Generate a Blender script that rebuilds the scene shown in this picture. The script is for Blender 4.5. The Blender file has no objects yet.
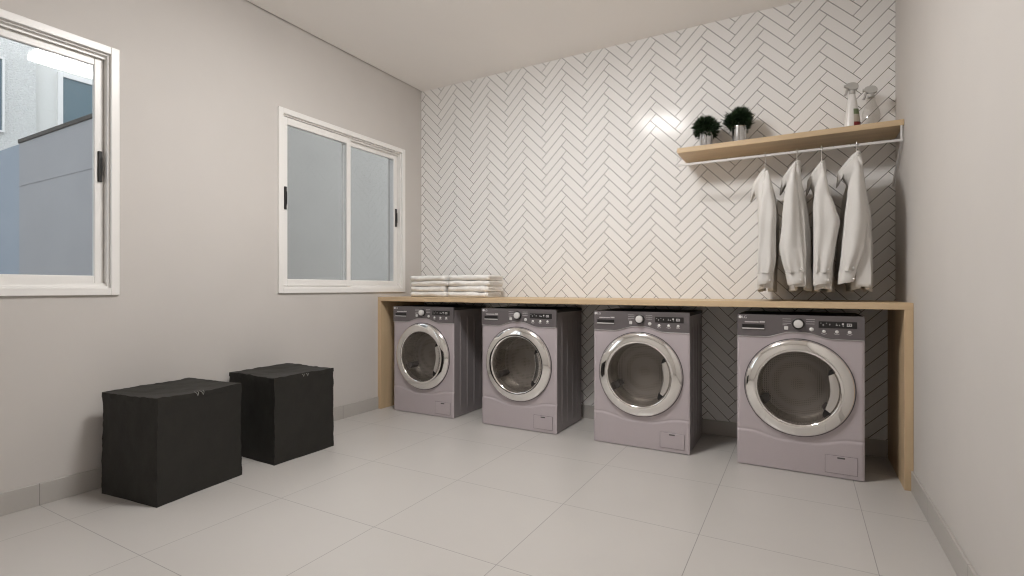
import bpy, bmesh, math, random
from mathutils import Vector, Matrix, noise

scene = bpy.context.scene
COL = scene.collection
PI = math.pi

# ------------------------------------------------------------------ room
XL, XR, YB, YR, HC = -3.06, 0.485, 3.72, -0.19, 2.8156

# ------------------------------------------------------------------ materials
def srgb(r, g, b):
    def f(c):
        c /= 255.0
        return c / 12.92 if c <= 0.04045 else ((c + 0.055) / 1.055) ** 2.4
    return (f(r), f(g), f(b), 1.0)

def mat(name, col, rough=0.5, metal=0.0, spec=0.5, **kw):
    m = bpy.data.materials.new(name)
    m.use_nodes = True
    b = m.node_tree.nodes['Principled BSDF']
    b.inputs['Base Color'].default_value = col
    b.inputs['Roughness'].default_value = rough
    b.inputs['Metallic'].default_value = metal
    b.inputs['Specular IOR Level'].default_value = spec
    for k, v in kw.items():
        b.inputs[k].default_value = v
    return m

def N(m, t, **kw):
    n = m.node_tree.nodes.new(t)
    for k, v in kw.items():
        setattr(n, k, v)
    return n

def L(m, a, b):
    m.node_tree.links.new(a, b)

def bsdf(m):
    return m.node_tree.nodes['Principled BSDF']

def noise_variation(m, scale, c1, c2, stretch=(1, 1, 1), detail=4, bump=0.0, bscale=None, dist=0.002):
    tc = N(m, 'ShaderNodeTexCoord')
    mp = N(m, 'ShaderNodeMapping')
    mp.inputs['Scale'].default_value = stretch
    L(m, tc.outputs['Object'], mp.inputs['Vector'])
    nz = N(m, 'ShaderNodeTexNoise')
    nz.inputs['Scale'].default_value = scale
    nz.inputs['Detail'].default_value = detail
    L(m, mp.outputs['Vector'], nz.inputs['Vector'])
    rp = N(m, 'ShaderNodeValToRGB')
    rp.color_ramp.elements[0].position = 0.3
    rp.color_ramp.elements[1].position = 0.7
    rp.color_ramp.elements[0].color = c1
    rp.color_ramp.elements[1].color = c2
    L(m, nz.outputs['Fac'], rp.inputs['Fac'])
    L(m, rp.outputs['Color'], bsdf(m).inputs['Base Color'])
    if bump:
        n2 = N(m, 'ShaderNodeTexNoise')
        n2.inputs['Scale'].default_value = bscale or scale * 4
        n2.inputs['Detail'].default_value = 3
        L(m, mp.outputs['Vector'], n2.inputs['Vector'])
        bp = N(m, 'ShaderNodeBump')
        bp.inputs['Strength'].default_value = bump
        bp.inputs['Distance'].default_value = dist
        L(m, n2.outputs['Fac'], bp.inputs['Height'])
        L(m, bp.outputs['Normal'], bsdf(m).inputs['Normal'])
    return m

def sc(c, f):
    return (c[0] * f, c[1] * f, c[2] * f, 1.0)

M = {}
c = (0.565, 0.54, 0.515, 1)
M['paint'] = noise_variation(mat('wall_paint', c, 0.75, spec=0.25), 3.0, sc(c, .985), sc(c, 1.015), bump=0.05, bscale=160, dist=.001)
c = (0.90, 0.88, 0.86, 1)
M['ceiling'] = noise_variation(mat('ceiling_paint', c, 0.85, spec=0.2), 2.0, sc(c, .99), sc(c, 1.01))
c = (0.56, 0.42, 0.265, 1)
M['oak'] = noise_variation(mat('light_oak', c, 0.5, spec=0.35), 14.0, sc(c, .90), sc(c, 1.08), stretch=(.12, 1.2, 1.2), detail=6)
M['oak_upright'] = noise_variation(mat('light_oak_upright', c, 0.5, spec=0.35), 14.0, sc(c, .90), sc(c, 1.08), stretch=(1.2, 1.2, .12), detail=6)
M['white_frame'] = mat('white_aluminium', (0.80, 0.79, 0.77, 1), 0.32)
M['white_metal'] = mat('white_metal', (0.62, 0.61, 0.60, 1), 0.3)
M['chrome'] = mat('chrome', (0.90, 0.885, 0.865, 1), 0.06, 1.0)
M['satin'] = mat('satin_silver', (0.72, 0.70, 0.68, 1), 0.22, 1.0)
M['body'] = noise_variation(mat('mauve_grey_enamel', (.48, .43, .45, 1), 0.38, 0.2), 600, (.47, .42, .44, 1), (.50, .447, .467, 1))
M['side'] = mat('darker_side_enamel', (.27, .245, .25, 1), .36, .2)  # side panels coloured darker than the front
M['panel'] = mat('dark_control_plastic', (0.118, 0.105, 0.108, 1), 0.35)
M['lid_dark'] = mat('dark_grey_top', (0.02, 0.019, 0.019, 1), 0.6)
M['black'] = mat('black_plastic', (0.012, 0.011, 0.011, 1), 0.35)
M['gap'] = mat('dark_rubber', (0.085, 0.078, 0.076, 1), 0.6)
M['knob'] = mat('pale_knob', (0.72, 0.71, 0.70, 1), 0.25, 0.2)
M['print'] = mat('pale_print', (0.62, 0.60, 0.60, 1), 0.5)
M['hamper'] = noise_variation(mat('black_fabric', (.012, .011, .009, 1), 0.62, spec=.35), 9, (.0145, .0135, .0115, 1), (.0195, .018, .015, 1), bump=.5, bscale=26, dist=.004)
M['hamper_glint'] = mat('grey_stitching_glint', (.22, .215, .20, 1), .5)  # glints on the hamper rims, put in as pale grey colour
M['towel'] = noise_variation(mat('white_terry', (.74, .73, .71, 1), .95, spec=.1), 40, (.76, .75, .73, 1), (.82, .81, .79, 1), bump=.6, bscale=420, dist=.002)
M['shirt'] = noise_variation(mat('off_white_cotton', (.60, .59, .565, 1), .85, spec=.15), 6, (.625, .61, .585, 1), (.66, .645, .62, 1), bump=.25, bscale=900, dist=.0006)
M['shirt_button'] = mat('pearl_button', (.75, .74, .72, 1), .2)
M['leaf'] = noise_variation(mat('dark_green_leaf', (.012, .04, .01, 1), .55), 30, (.006, .018, .005, 1), (.018, .046, .013, 1))
M['soil'] = mat('dark_soil', (.02, .014, .01, 1), .9)
M['pot'] = mat('galvanised_pot', (.62, .62, .62, 1), .16, 1.0)
M['bottle_white'] = mat('white_plastic', (.70, .69, .67, 1), .3)
M['trigger'] = mat('grey_trigger_plastic', (.42, .41, .39, 1), .4)
M['red'] = mat('red_label_print', (.16, .012, .012, 1), .5)
M['green'] = mat('green_label_print', (.15, .19, .10, 1), .5)
M['label'] = mat('pale_label_print', (.45, .42, .36, 1), .5)
M['ground'] = noise_variation(mat('outdoor_concrete', (.35, .34, .33, 1), .9), 4, (.32, .31, .30, 1), (.38, .37, .36, 1))
M['yard'] = noise_variation(mat('grey_yard_render', (.30, .30, .31, 1), .9), 2, (.29, .29, .30, 1), (.31, .31, .32, 1))
M['yard_blue'] = noise_variation(mat('bluish_yard_render', (.27, .31, .36, 1), .9), 2, (.26, .30, .35, 1), (.28, .32, .37, 1))
M['cap'] = mat('dark_wall_cap', (.05, .045, .04, 1), .7)
M['stucco'] = noise_variation(mat('white_stucco', (.72, .72, .70, 1), .9), 90, (.62, .62, .60, 1), (.78, .78, .76, 1), bump=.8, bscale=60, dist=.02)
M['smooth_white'] = mat('white_render', (.74, .74, .71, 1), .9)
M['blue_glass'] = mat('blue_grey_window_glass', (.10, .16, .19, 1), .15)

def emission(name, col, s):
    m = bpy.data.materials.new(name)
    m.use_nodes = True
    m.node_tree.nodes.clear()
    o = N(m, 'ShaderNodeOutputMaterial')
    e = N(m, 'ShaderNodeEmission')
    e.inputs['Color'].default_value = col
    e.inputs['Strength'].default_value = s
    L(m, e.outputs[0], o.inputs['Surface'])
    return m

M['lamp'] = emission('lamp_diffuser', (1.0, 0.975, 0.955, 1), 81.0)

def glass(name, tint, rough=0.0, boost=1.0):
    """thin clear pane: lets light straight through, mirrors by Fresnel"""
    m = bpy.data.materials.new(name)
    m.use_nodes = True
    m.node_tree.nodes.clear()
    o = N(m, 'ShaderNodeOutputMaterial')
    t = N(m, 'ShaderNodeBsdfTransparent')
    t.inputs['Color'].default_value = tint
    g = N(m, 'ShaderNodeBsdfGlossy')
    g.inputs['Roughness'].default_value = rough
    f = N(m, 'ShaderNodeFresnel')
    # leaving the pane must not mirror totally: same reflectance from both sides
    ge = N(m, 'ShaderNodeNewGeometry')
    io = N(m, 'ShaderNodeMath', operation='MULTIPLY_ADD')
    L(m, ge.outputs['Backfacing'], io.inputs[0])
    io.inputs[1].default_value = 1 / 1.5 - 1.5
    io.inputs[2].default_value = 1.5
    L(m, io.outputs[0], f.inputs['IOR'])
    mx = N(m, 'ShaderNodeMixShader')
    mu = N(m, 'ShaderNodeMath', operation='MULTIPLY', use_clamp=True)
    mu.inputs[1].default_value = boost
    L(m, f.outputs[0], mu.inputs[0])
    L(m, mu.outputs[0], mx.inputs['Fac'])
    L(m, t.outputs[0], mx.inputs[1])
    L(m, g.outputs[0], mx.inputs[2])
    L(m, mx.outputs[0], o.inputs['Surface'])
    return m

M['pane'] = glass('window_glass', (.93, .95, .96, 1))
M['door_glass'] = glass('smoked_door_glass', (.72, .70, .68, 1))
M['clear_plastic'] = glass('clear_plastic', (.955, .955, .95, 1), .03, 1.2)

# herringbone wall tile -------------------------------------------------
TW = 0.35 / (4 * math.sqrt(2))
HX0, HZ0 = -0.030, -0.0195
def herringbone():
    m = mat('herringbone_tile', (.7, .7, .7, 1), .2)
    def mth(op, a, b=None, c_=None):
        n = N(m, 'ShaderNodeMath', operation=op)
        for i, v in enumerate((a, b, c_)):
            if v is None:
                continue
            if isinstance(v, (int, float)):
                n.inputs[i].default_value = v
            else:
                L(m, v, n.inputs[i])
        return n.outputs[0]
    geo = N(m, 'ShaderNodeNewGeometry')
    sp = N(m, 'ShaderNodeSeparateXYZ')
    L(m, geo.outputs['Position'], sp.inputs[0])
    s = 1 / (math.sqrt(2) * TW)
    x = mth('MULTIPLY', mth('SUBTRACT', sp.outputs['X'], HX0), s)
    z = mth('MULTIPLY', mth('SUBTRACT', sp.outputs['Z'], HZ0), s)
    p = mth('ADD', z, x)
    q = mth('SUBTRACT', z, x)
    i, j = mth('FLOOR', p), mth('FLOOR', q)
    fp, fq = mth('SUBTRACT', p, i), mth('SUBTRACT', q, j)
    k = mth('FLOORED_MODULO', mth('ADD', mth('SUBTRACT', i, j), 0.25), 8)
    k = mth('FLOOR', k)
    isv = mth('GREATER_THAN', k, 3.5)
    ish = mth('SUBTRACT', 1, isv)
    alh = mth('ADD', k, fp)
    alv = mth('ADD', mth('SUBTRACT', 7, k), fq)
    al = mth('ADD', mth('MULTIPLY', alh, ish), mth('MULTIPLY', alv, isv))
    ac = mth('ADD', mth('MULTIPLY', fq, ish), mth('MULTIPLY', fp, isv))
    d1 = mth('MINIMUM', al, mth('SUBTRACT', 4, al))
    d2 = mth('MINIMUM', ac, mth('SUBTRACT', 1, ac))
    d = mth('MULTIPLY', mth('MINIMUM', d1, d2), TW)
    # a number per tile, for slight tone variation
    ti = mth('SUBTRACT', i, mth('MULTIPLY', k, ish))
    tj = mth('SUBTRACT', j, mth('MULTIPLY', mth('SUBTRACT', 7, k), isv))
    cb = N(m, 'ShaderNodeCombineXYZ')
    L(m, ti, cb.inputs[0]); L(m, tj, cb.inputs[1]); L(m, isv, cb.inputs[2])
    wn = N(m, 'ShaderNodeTexWhiteNoise', noise_dimensions='3D')
    L(m, cb.outputs[0], wn.inputs['Vector'])
    mr = N(m, 'ShaderNodeMapRange', interpolation_type='SMOOTHSTEP')
    mr.inputs['From Min'].default_value = 0.0012
    mr.inputs['From Max'].default_value = 0.0018
    L(m, d, mr.inputs['Value'])
    tone = mth('ADD', mth('MULTIPLY', wn.outputs['Value'], 0.03), 0.80)
    cc = N(m, 'ShaderNodeCombineColor')
    L(m, tone, cc.inputs[0]); L(m, mth('MULTIPLY', tone, .99), cc.inputs[1]); L(m, mth('MULTIPLY', tone, .975), cc.inputs[2])
    mx = N(m, 'ShaderNodeMix', data_type='RGBA')
    L(m, mr.outputs[0], mx.inputs['Factor'])
    mx.inputs[6].default_value = (.012, .011, .010, 1)
    L(m, cc.outputs[0], mx.inputs[7])
    L(m, mx.outputs[2], bsdf(m).inputs['Base Color'])
    rr = mth('ADD', mth('MULTIPLY', mr.outputs[0], -0.66), 0.8)
    L(m, rr, bsdf(m).inputs['Roughness'])
    m2 = N(m, 'ShaderNodeMapRange', interpolation_type='SMOOTHSTEP')
    m2.inputs['From Min'].default_value = 0.0014
    m2.inputs['From Max'].default_value = 0.0026
    L(m, d, m2.inputs['Value'])
    bp = N(m, 'ShaderNodeBump')
    bp.inputs['Strength'].default_value = .2
    bp.inputs['Distance'].default_value = .0015
    L(m, m2.outputs[0], bp.inputs['Height'])
    L(m, bp.outputs['Normal'], bsdf(m).inputs['Normal'])
    L(m, mth('MULTIPLY', mr.outputs[0], .11), bsdf(m).inputs['Specular IOR Level'])
    return m
M['herringbone'] = herringbone()

# floor porcelain, 0.598 m grid ----------------------------------------
def floor_mat(name, base, rough, grid_axes):
    m = mat(name, base, rough)
    geo = N(m, 'ShaderNodeNewGeometry')
    sp = N(m, 'ShaderNodeSeparateXYZ')
    L(m, geo.outputs['Position'], sp.inputs[0])
    ds = []
    def mth(op, a, b=None):
        n = N(m, 'ShaderNodeMath', operation=op)
        for i_, v in enumerate((a, b)):
            if v is None:
                continue
            if isinstance(v, (int, float)):
                n.inputs[i_].default_value = v
            else:
                L(m, v, n.inputs[i_])
        return n.outputs[0]
    cells = []
    for ax, off in grid_axes:
        f = mth('DIVIDE', mth('SUBTRACT', sp.outputs[ax], off), 0.598)
        fr = mth('FRACT', f)
        cells.append(mth('FLOOR', f))
        ds.append(mth('MULTIPLY', mth('MINIMUM', fr, mth('SUBTRACT', 1, fr)), 0.598))
    d = ds[0] if len(ds) == 1 else mth('MINIMUM', ds[0], ds[1])
    mr = N(m, 'ShaderNodeMapRange')
    mr.inputs['From Min'].default_value = .0008
    mr.inputs['From Max'].default_value = .0019
    L(m, d, mr.inputs['Value'])
    nz = N(m, 'ShaderNodeTexNoise')
    nz.inputs['Scale'].default_value = 1.3
    nz.inputs['Detail'].default_value = 3
    L(m, geo.outputs['Position'], nz.inputs['Vector'])
    rp = N(m, 'ShaderNodeValToRGB')
    rp.color_ramp.elements[0].position = .3
    rp.color_ramp.elements[1].position = .7
    rp.color_ramp.elements[0].color = sc(base, .965)
    rp.color_ramp.elements[1].color = sc(base, 1.035)
    L(m, nz.outputs['Fac'], rp.inputs['Fac'])
    mx = N(m, 'ShaderNodeMix', data_type='RGBA')
    L(m, mr.outputs[0], mx.inputs['Factor'])
    mx.inputs[6].default_value = sc(base, .5)
    L(m, rp.outputs[0], mx.inputs[7])
    L(m, mx.outputs[2], bsdf(m).inputs['Base Color'])
    bp = N(m, 'ShaderNodeBump')
    bp.inputs['Strength'].default_value = .3
    bp.inputs['Distance'].default_value = .001
    L(m, mr.outputs[0], bp.inputs['Height'])
    L(m, bp.outputs['Normal'], bsdf(m).inputs['Normal'])
    return m
M['floor'] = floor_mat('porcelain_floor', (.485, .465, .443, 1), .34, [('X', .239), ('Y', .985)])
M['base_y'] = floor_mat('porcelain_skirting', (.44, .42, .395, 1), .4, [('Y', .985)])
M['base_x'] = floor_mat('porcelain_skirting_back', (.44, .42, .395, 1), .4, [('X', .239)])

# drum steel with punched dots
def drum_mat(name, base, rough, scale, metal=1.0):
    m = mat(name, base, rough, metal)
    tc = N(m, 'ShaderNodeTexCoord')
    vo = N(m, 'ShaderNodeTexVoronoi')
    vo.inputs['Scale'].default_value = scale
    vo.inputs['Randomness'].default_value = 0.0
    L(m, tc.outputs['Object'], vo.inputs['Vector'])
    lt = N(m, 'ShaderNodeMath', operation='LESS_THAN')
    lt.inputs[1].default_value = .27
    L(m, vo.outputs['Distance'], lt.inputs[0])
    mx = N(m, 'ShaderNodeMix', data_type='RGBA')
    L(m, lt.outputs[0], mx.inputs['Factor'])
    mx.inputs[6].default_value = base
    mx.inputs[7].default_value = sc(base, .35)
    L(m, mx.outputs[2], bsdf(m).inputs['Base Color'])
    return m
M['drum'] = drum_mat('drum_back_steel', (.42, .39, .36, 1), .55, 95, .35)
M['drum_wall'] = drum_mat('drum_wall_steel', (.66, .64, .61, 1), .16, 95)

# ------------------------------------------------------------------ mesh helpers
def link(name, me, m=None, parent=None, loc=None, smooth=None):
    o = bpy.data.objects.new(name, me)
    COL.objects.link(o)
    if m is not None:
        me.materials.append(m)
    if parent is not None:
        o.parent = parent
    if loc is not None:
        o.location = loc
    if smooth is not None:
        for p in me.polygons:
            p.use_smooth = True
        if smooth < 179:
            me.set_sharp_from_angle(angle=math.radians(smooth))
    return o

def obj(name, bm, m, parent=None, smooth=None, loc=None, recalc=True):
    if recalc:
        bmesh.ops.recalc_face_normals(bm, faces=bm.faces[:])
    me = bpy.data.meshes.new(name)
    bm.to_mesh(me)
    bm.free()
    return link(name, me, m, parent, loc, smooth)

def box(bm, x0, x1, y0, y1, z0, z1, bev=0.0, seg=2):
    r = bmesh.ops.create_cube(bm, size=1)
    vs = r['verts']
    for v in vs:
        v.co = Vector((x0 + (v.co.x + .5) * (x1 - x0), y0 + (v.co.y + .5) * (y1 - y0), z0 + (v.co.z + .5) * (z1 - z0)))
    if bev:
        es = set(e for v in vs for e in v.link_edges)
        bmesh.ops.bevel(bm, geom=list(es), offset=bev, segments=seg, affect='EDGES', profile=.6)
    return bm

def boxo(name, b, m, parent=None, bev=0.0, seg=2, smooth=30):
    bm = bmesh.new()
    box(bm, *b, bev=bev, seg=seg)
    return obj(name, bm, m, parent, smooth if bev else None)

def loft(bm, rings, cap0=True, cap1=True, closed=True):
    vr = [[bm.verts.new(p) for p in r] for r in rings]
    n = len(vr[0])
    for a, b in zip(vr[:-1], vr[1:]):
        for i in range(n if closed else n - 1):
            k = (i + 1) % n
            bm.faces.new((a[i], a[k], b[k], b[i]))
    if cap0:
        bm.faces.new(vr[0][::-1])
    if cap1:
        bm.faces.new(vr[-1])
    return vr

def lathe_z(bm, prof, n=32, cx=0, cy=0, cap0=True, cap1=True, sx=1, sy=1):
    rings = [[(cx + r * sx * math.cos(2 * PI * i / n), cy + r * sy * math.sin(2 * PI * i / n), z) for i in range(n)] for r, z in prof]
    return loft(bm, rings, cap0, cap1)

def lathe_y(bm, prof, cx, cz, n=72, cap0=False, cap1=False):
    rings = [[(cx + r * math.cos(2 * PI * i / n), y, cz + r * math.sin(2 * PI * i / n)) for i in range(n)] for r, y in prof]
    return loft(bm, rings, cap0, cap1)

def tube(bm, pts, r, n=10, caps=True):
    pts = [Vector(p) for p in pts]
    rings = []
    up = None
    for i, p in enumerate(pts):
        d = (pts[min(i + 1, len(pts) - 1)] - pts[max(i - 1, 0)]).normalized()
        if up is None:
            a = Vector((0, 0, 1)) if abs(d.z) < .9 else Vector((1, 0, 0))
            up = d.cross(a).normalized()
        else:
            up = (up - d * up.dot(d)).normalized()
        w = d.cross(up)
        rings.append([p + (up * math.cos(2 * PI * k / n) + w * math.sin(2 * PI * k / n)) * r for k in range(n)])
    loft(bm, rings, caps, caps)

def lerp_table(tab, s):
    for (a, *va), (b, *vb) in zip(tab[:-1], tab[1:]):
        if a <= s <= b or (b <= s <= a):
            t = (s - a) / (b - a) if b != a else 0
            t = t * t * (3 - 2 * t) * .5 + t * .5
            return [p + (q - p) * t for p, q in zip(va, vb)]
    return list(tab[-1][1:]) if abs(s - tab[-1][0]) < abs(s - tab[0][0]) else list(tab[0][1:])

def tag(o, label, cat=None, group=None, kind=None):
    o['label'] = label
    if cat: o['category'] = cat
    if group: o['group'] = group
    if kind: o['kind'] = kind
    return o

def thing(name, label, cat, loc=(0, 0, 0), rz=0, group=None):
    o = bpy.data.objects.new(name, None)
    o.empty_display_size = .1
    COL.objects.link(o)
    o.location = loc
    o.rotation_euler = (0, 0, rz)
    return tag(o, label, cat, group)

def struct(name, bm, m, label=None, parent=None, smooth=None):
    o = obj(name, bm, m, parent, smooth)
    if parent is None:
        o['kind'] = 'structure'
        o['category'] = name.split('_')[0]
    if label:
        o['label'] = label
    return o

KIDS = {}
def kids(o):
    return [c_ for c_ in COL.objects if c_.parent == o]

def copy_tree(o, parent=None):
    c_ = o.copy()
    COL.objects.link(c_)
    if parent is not None:
        c_.parent = parent
    for ch in kids(o):
        copy_tree(ch, c_)
    return c_

# ------------------------------------------------------------------ room shell
bm = bmesh.new()
box(bm, XL - .2, XR + .2, YR - .2, YB + .2, -.12, 0)
struct('floor', bm, M['floor'], 'large square grey porcelain floor tiles with thin grout lines')

SLOT = .014
bm = bmesh.new()
box(bm, XL + SLOT, XR + .2, YR - .2, YB + .2, HC, HC + .12)
box(bm, XL - .2, XL + SLOT, YR - .2, YB + .2, HC + .05, HC + .12)
struct('ceiling', bm, M['ceiling'], 'plain off-white ceiling with a thin shadow gap along the window wall')

W1 = (.042, 1.302)
W2 = (2.223, 3.485)
WZ = (.964, 2.222)
OI = .022   # the wall opening sits this far inside the trim's outer edge
bm = bmesh.new()
wz0, wz1 = WZ[0] + OI, WZ[1] - OI
box(bm, XL - .17, XL, YR - .2, YB + .2, -.1, wz0)
box(bm, XL - .17, XL, YR - .2, YB + .2, wz1, HC + .05)
ys = [YR - .2, W1[0] + OI, W1[1] - OI, W2[0] + OI, W2[1] - OI, YB + .2]
for a in (0, 2, 4):
    box(bm, XL - .17, XL, ys[a], ys[a + 1], wz0, wz1)
struct('wall_left', bm, M['paint'], 'warm grey painted wall with two sliding windows')
bm = bmesh.new()
box(bm, XR, XR + .15, YR - .2, YB + .2, -.1, HC + .1)
struct('wall_right', bm, M['paint'], 'plain warm grey painted wall to the right')
bm = bmesh.new()
box(bm, XL - .17, XR + .15, YB, YB + .15, -.1, HC + .1)
struct('wall_back', bm, M['herringbone'], 'white herringbone tiled wall with thin dark grout')
bm = bmesh.new()
box(bm, XL - .17, XR + .15, YR - .15, YR, -.1, HC + .1)
struct('wall_rear', bm, M['paint'], 'plain grey wall behind the camera')

CY = 3.158     # counter front
BT = .011
for nm, b, m in (('baseboard_left', (XL, XL + BT, YR, CY - .002, 0, .10), 'base_y'),
                 ('baseboard_right', (XR - BT, XR, YR, CY - .002, 0, .10), 'base_y'),
                 ('baseboard_back', (XL + .04, XR - .04, YB - BT, YB, 0, .10), 'base_x'),
                 ('baseboard_rear', (XL + BT, XR - BT, YR, YR + BT, 0, .10), 'base_x')):
    bm = bmesh.new()
    box(bm, *b, bev=.0015, seg=1)
    struct(nm, bm, M[m], 'grey porcelain skirting tile along the foot of the wall')

# ------------------------------------------------------------------ windows
def ring_yz(bm, x0, x1, y0, y1, z0, z1, wy, wz=None, bev=.002, wy1=None):
    wz = wz or wy
    wy1 = wy1 or wy
    box(bm, x0, x1, y0, y0 + wy, z0, z1, bev, 1)
    box(bm, x0, x1, y1 - wy1, y1, z0, z1, bev, 1)
    box(bm, x0, x1, y0 + wy, y1 - wy1, z0, z0 + wz, bev, 1)
    box(bm, x0, x1, y0 + wy, y1 - wy1, z1 - wz, z1, bev, 1)

def window(name, y0, y1, label):
    root = bpy.data.objects.new(name, None)
    COL.objects.link(root)
    root.location = (XL, (y0 + y1) / 2, WZ[0])
    root['kind'] = 'structure'; root['label'] = label; root['category'] = 'window'
    inv = Vector((-XL, -(y0 + y1) / 2, -WZ[0]))
    def done(nm, bm, m, parent, par_off=True):
        o = obj(nm, bm, m, parent, 30)
        return o
    def sh(bm):
        bmesh.ops.translate(bm, verts=bm.verts[:], vec=inv)
        return bm
    z0, z1 = WZ
    bm = bmesh.new()
    ring_yz(bm, XL - .004, XL + .014, y0, y1, z0, z1, .037)
    done('window_frame', sh(bm), M['white_frame'], root)
    bm = bmesh.new()
    a = .026
    ring_yz(bm, XL - .125, XL - .004, y0 + a, y1 - a, z0 + a, z1 - a, .020, bev=.001)
    # track ridges top and bottom
    for xx in (XL - .028, XL - .052):
        box(bm, xx, xx + .006, y0 + a + .02, y1 - a - .02, z0 + a + .02, z0 + a + .034)
        box(bm, xx, xx + .006, y0 + a + .02, y1 - a - .02, z1 - a - .034, z1 - a - .02)
    done('window_track', sh(bm), M['white_frame'], root)
    ym = (y0 + y1) / 2
    for s, (sa, sb, xo) in enumerate(((y0 + .047, ym + .024, -.016), (ym - .024, y1 - .047, -.041))):
        xs0, xs1 = XL + xo - .024, XL + xo + (.004 if s == 0 else 0)
        bm = bmesh.new()
        ring_yz(bm, xs0, xs1, sa, sb, z0 + .050, z1 - .050, .040, .048, bev=.003)
        sash = done('sash', sh(bm), M['white_frame'], root)
        bm = bmesh.new()
        xm = (xs0 + xs1) / 2
        box(bm, xm - .003, xm + .003, sa + .036, sb - .036, z0 + .094, z1 - .094)
        done('pane', sh(bm), M['pane'], sash)
        bm = bmesh.new()
        hy = sa + .010 if s == 0 else sb - .027
        box(bm, xs1 - .001, xs1 + .009, hy, hy + .018, 1.538, 1.694, .002, 1)
        box(bm, xs1 + .008, xs1 + .013, hy + .011, hy + .018, 1.572, 1.66, .0015, 1)
        done('latch', sh(bm), M['black'], sash)
    return root

window('window_1', *W1, 'white sliding window overlooking the yard wall and neighbouring building, beside the near black hamper')
window('window_2', *W2, 'white two-pane sliding window nearest the herringbone tiled wall')

# ------------------------------------------------------------------ outdoors
bm = bmesh.new()
box(bm, -14, XL - .17, -8, 14, -.15, -.02)
struct('ground', bm, M['ground'], 'concrete ground of the side yard')

YW = 1.98
t = thing('yard_wall', 'grey rendered yard wall with dark coping, seen through the left window', 'wall', (-4.8, YW + .07, -.02))
t['kind'] = 'structure'
def off(bm, v):
    bmesh.ops.translate(bm, verts=bm.verts[:], vec=-Vector(v)); return bm
base = (-4.8, YW + .07, -.02)
bm = bmesh.new()
box(bm, -6.6, XL - .175, YW, YW + .14, -.02, 2.40)
obj('wall_body', off(bm, base), M['yard'], t)
bm = bmesh.new()
box(bm, -6.6, XL - .175, YW - .012, YW + .15, 2.40, 2.437, .003, 1)
obj('coping', off(bm, base), M['cap'], t)
bm = bmesh.new()
box(bm, -6.6, XL - .18, YW - .004, YW + .001, 1.985, 2.0)
obj('joint_strip', off(bm, base), M['yard'], t)

t = thing('boundary_wall', 'plain bluish grey boundary wall farther out in the yard', 'wall', (-7.3, YW + .35, -.02))
t['kind'] = 'structure'
base = (-7.3, YW + .35, -.02)
bm = bmesh.new()
box(bm, -7.9, -6.602, YW + .005, YW + .14, -.02, 2.398)
obj('wall_body', off(bm, base), M['yard_blue'], t)

M['yard_warm'] = noise_variation(mat('warm_grey_yard_render', (.31, .295, .27, 1), .9), 2, (.30, .285, .262, 1), (.32, .305, .28, 1))
t = thing('light_well_wall', 'grey rendered wall close outside the window by the counter', 'wall', (-5.27, 4, -.02))
t['kind'] = 'structure'
base = (-5.27, 4, -.02)
bm = bmesh.new()
box(bm, -5.34, -5.2, YW + .16, 7.5, -.02, 3.3)
obj('wall_body', off(bm, base), M['yard_warm'], t)

t = thing('neighbouring_building', 'white neighbouring building with blue-glazed windows behind the yard wall', 'building', (-8.6, 3, -.02))
base = (-8.6, 3, -.02)
bm = bmesh.new()
box(bm, -9.5, -8.0, 2.53, 9.0, -.02, 6.5)
obj('smooth_wall', off(bm, base), M['smooth_white'], t)
bm = bmesh.new()
box(bm, -9.5, -7.93, -3.0, 2.53, -.02, 6.5)
obj('stucco_wall', off(bm, base), M['stucco'], t)
for y0, y1, z0, z1, xf in ((2.80, 3.75, 2.45, 3.62, -8.0), (1.15, 2.225, 2.79, 3.60, -7.93)):
    bm = bmesh.new()
    fw = .05 if xf == -8.0 else .022
    ring_yz(bm, xf - .05, xf + .035, y0 - fw, y1 + fw, z0 - fw, z1 + fw, fw)
    f_ = obj('window', off(bm, base), M['white_frame'], t)
    bm = bmesh.new()
    box(bm, xf - .03, xf + .012, y0, y1, z0, z1)
    obj('window_pane', off(bm, base), M['blue_glass'], f_)

# ------------------------------------------------------------------ ceiling lamp
LX, LY = -1.287, 1.82
t = thing('ceiling_lamp', 'rectangular white ceiling lamp over the middle of the room', 'lamp', (LX, LY, HC))
bm = bmesh.new()
box(bm, -.23, .23, -.25, .25, -.022, -.0005, .004, 2)
obj('lamp_base', bm, M['white_metal'], t, 30)
bm = bmesh.new()
box(bm, -.21, .21, -.23, .23, -.075, -.0225, .012, 3)
obj('lamp_diffuser', bm, M['lamp'], t, 30)

# ------------------------------------------------------------------ counter
CT, CTH = .926, .034
t = thing('laundry_counter', 'long light oak counter with panel legs running over the four washers', 'counter', (-1.287, CY, 0))
base = (-1.287, CY, 0)
bm = bmesh.new()
box(bm, XL + .001, XR - .001, CY, YB - .001, CT - CTH, CT, .0012, 1)
obj('countertop', off(bm, base), M['oak'], t)
for x0, x1 in ((XL + .001, XL + .037), (XR - .037, XR - .001)):
    bm = bmesh.new()
    box(bm, x0, x1, CY, YB - .001, 0, CT - CTH, .0012, 1)
    obj('leg_panel', off(bm, base), M['oak_upright'], t)

# ------------------------------------------------------------------ washing machine
WW, WD, WH = .604, .46, .852
def sstep(a, b, x):
    t_ = min(1, max(0, (x - a) / (b - a)))
    return t_ * t_ * (3 - 2 * t_)

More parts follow.
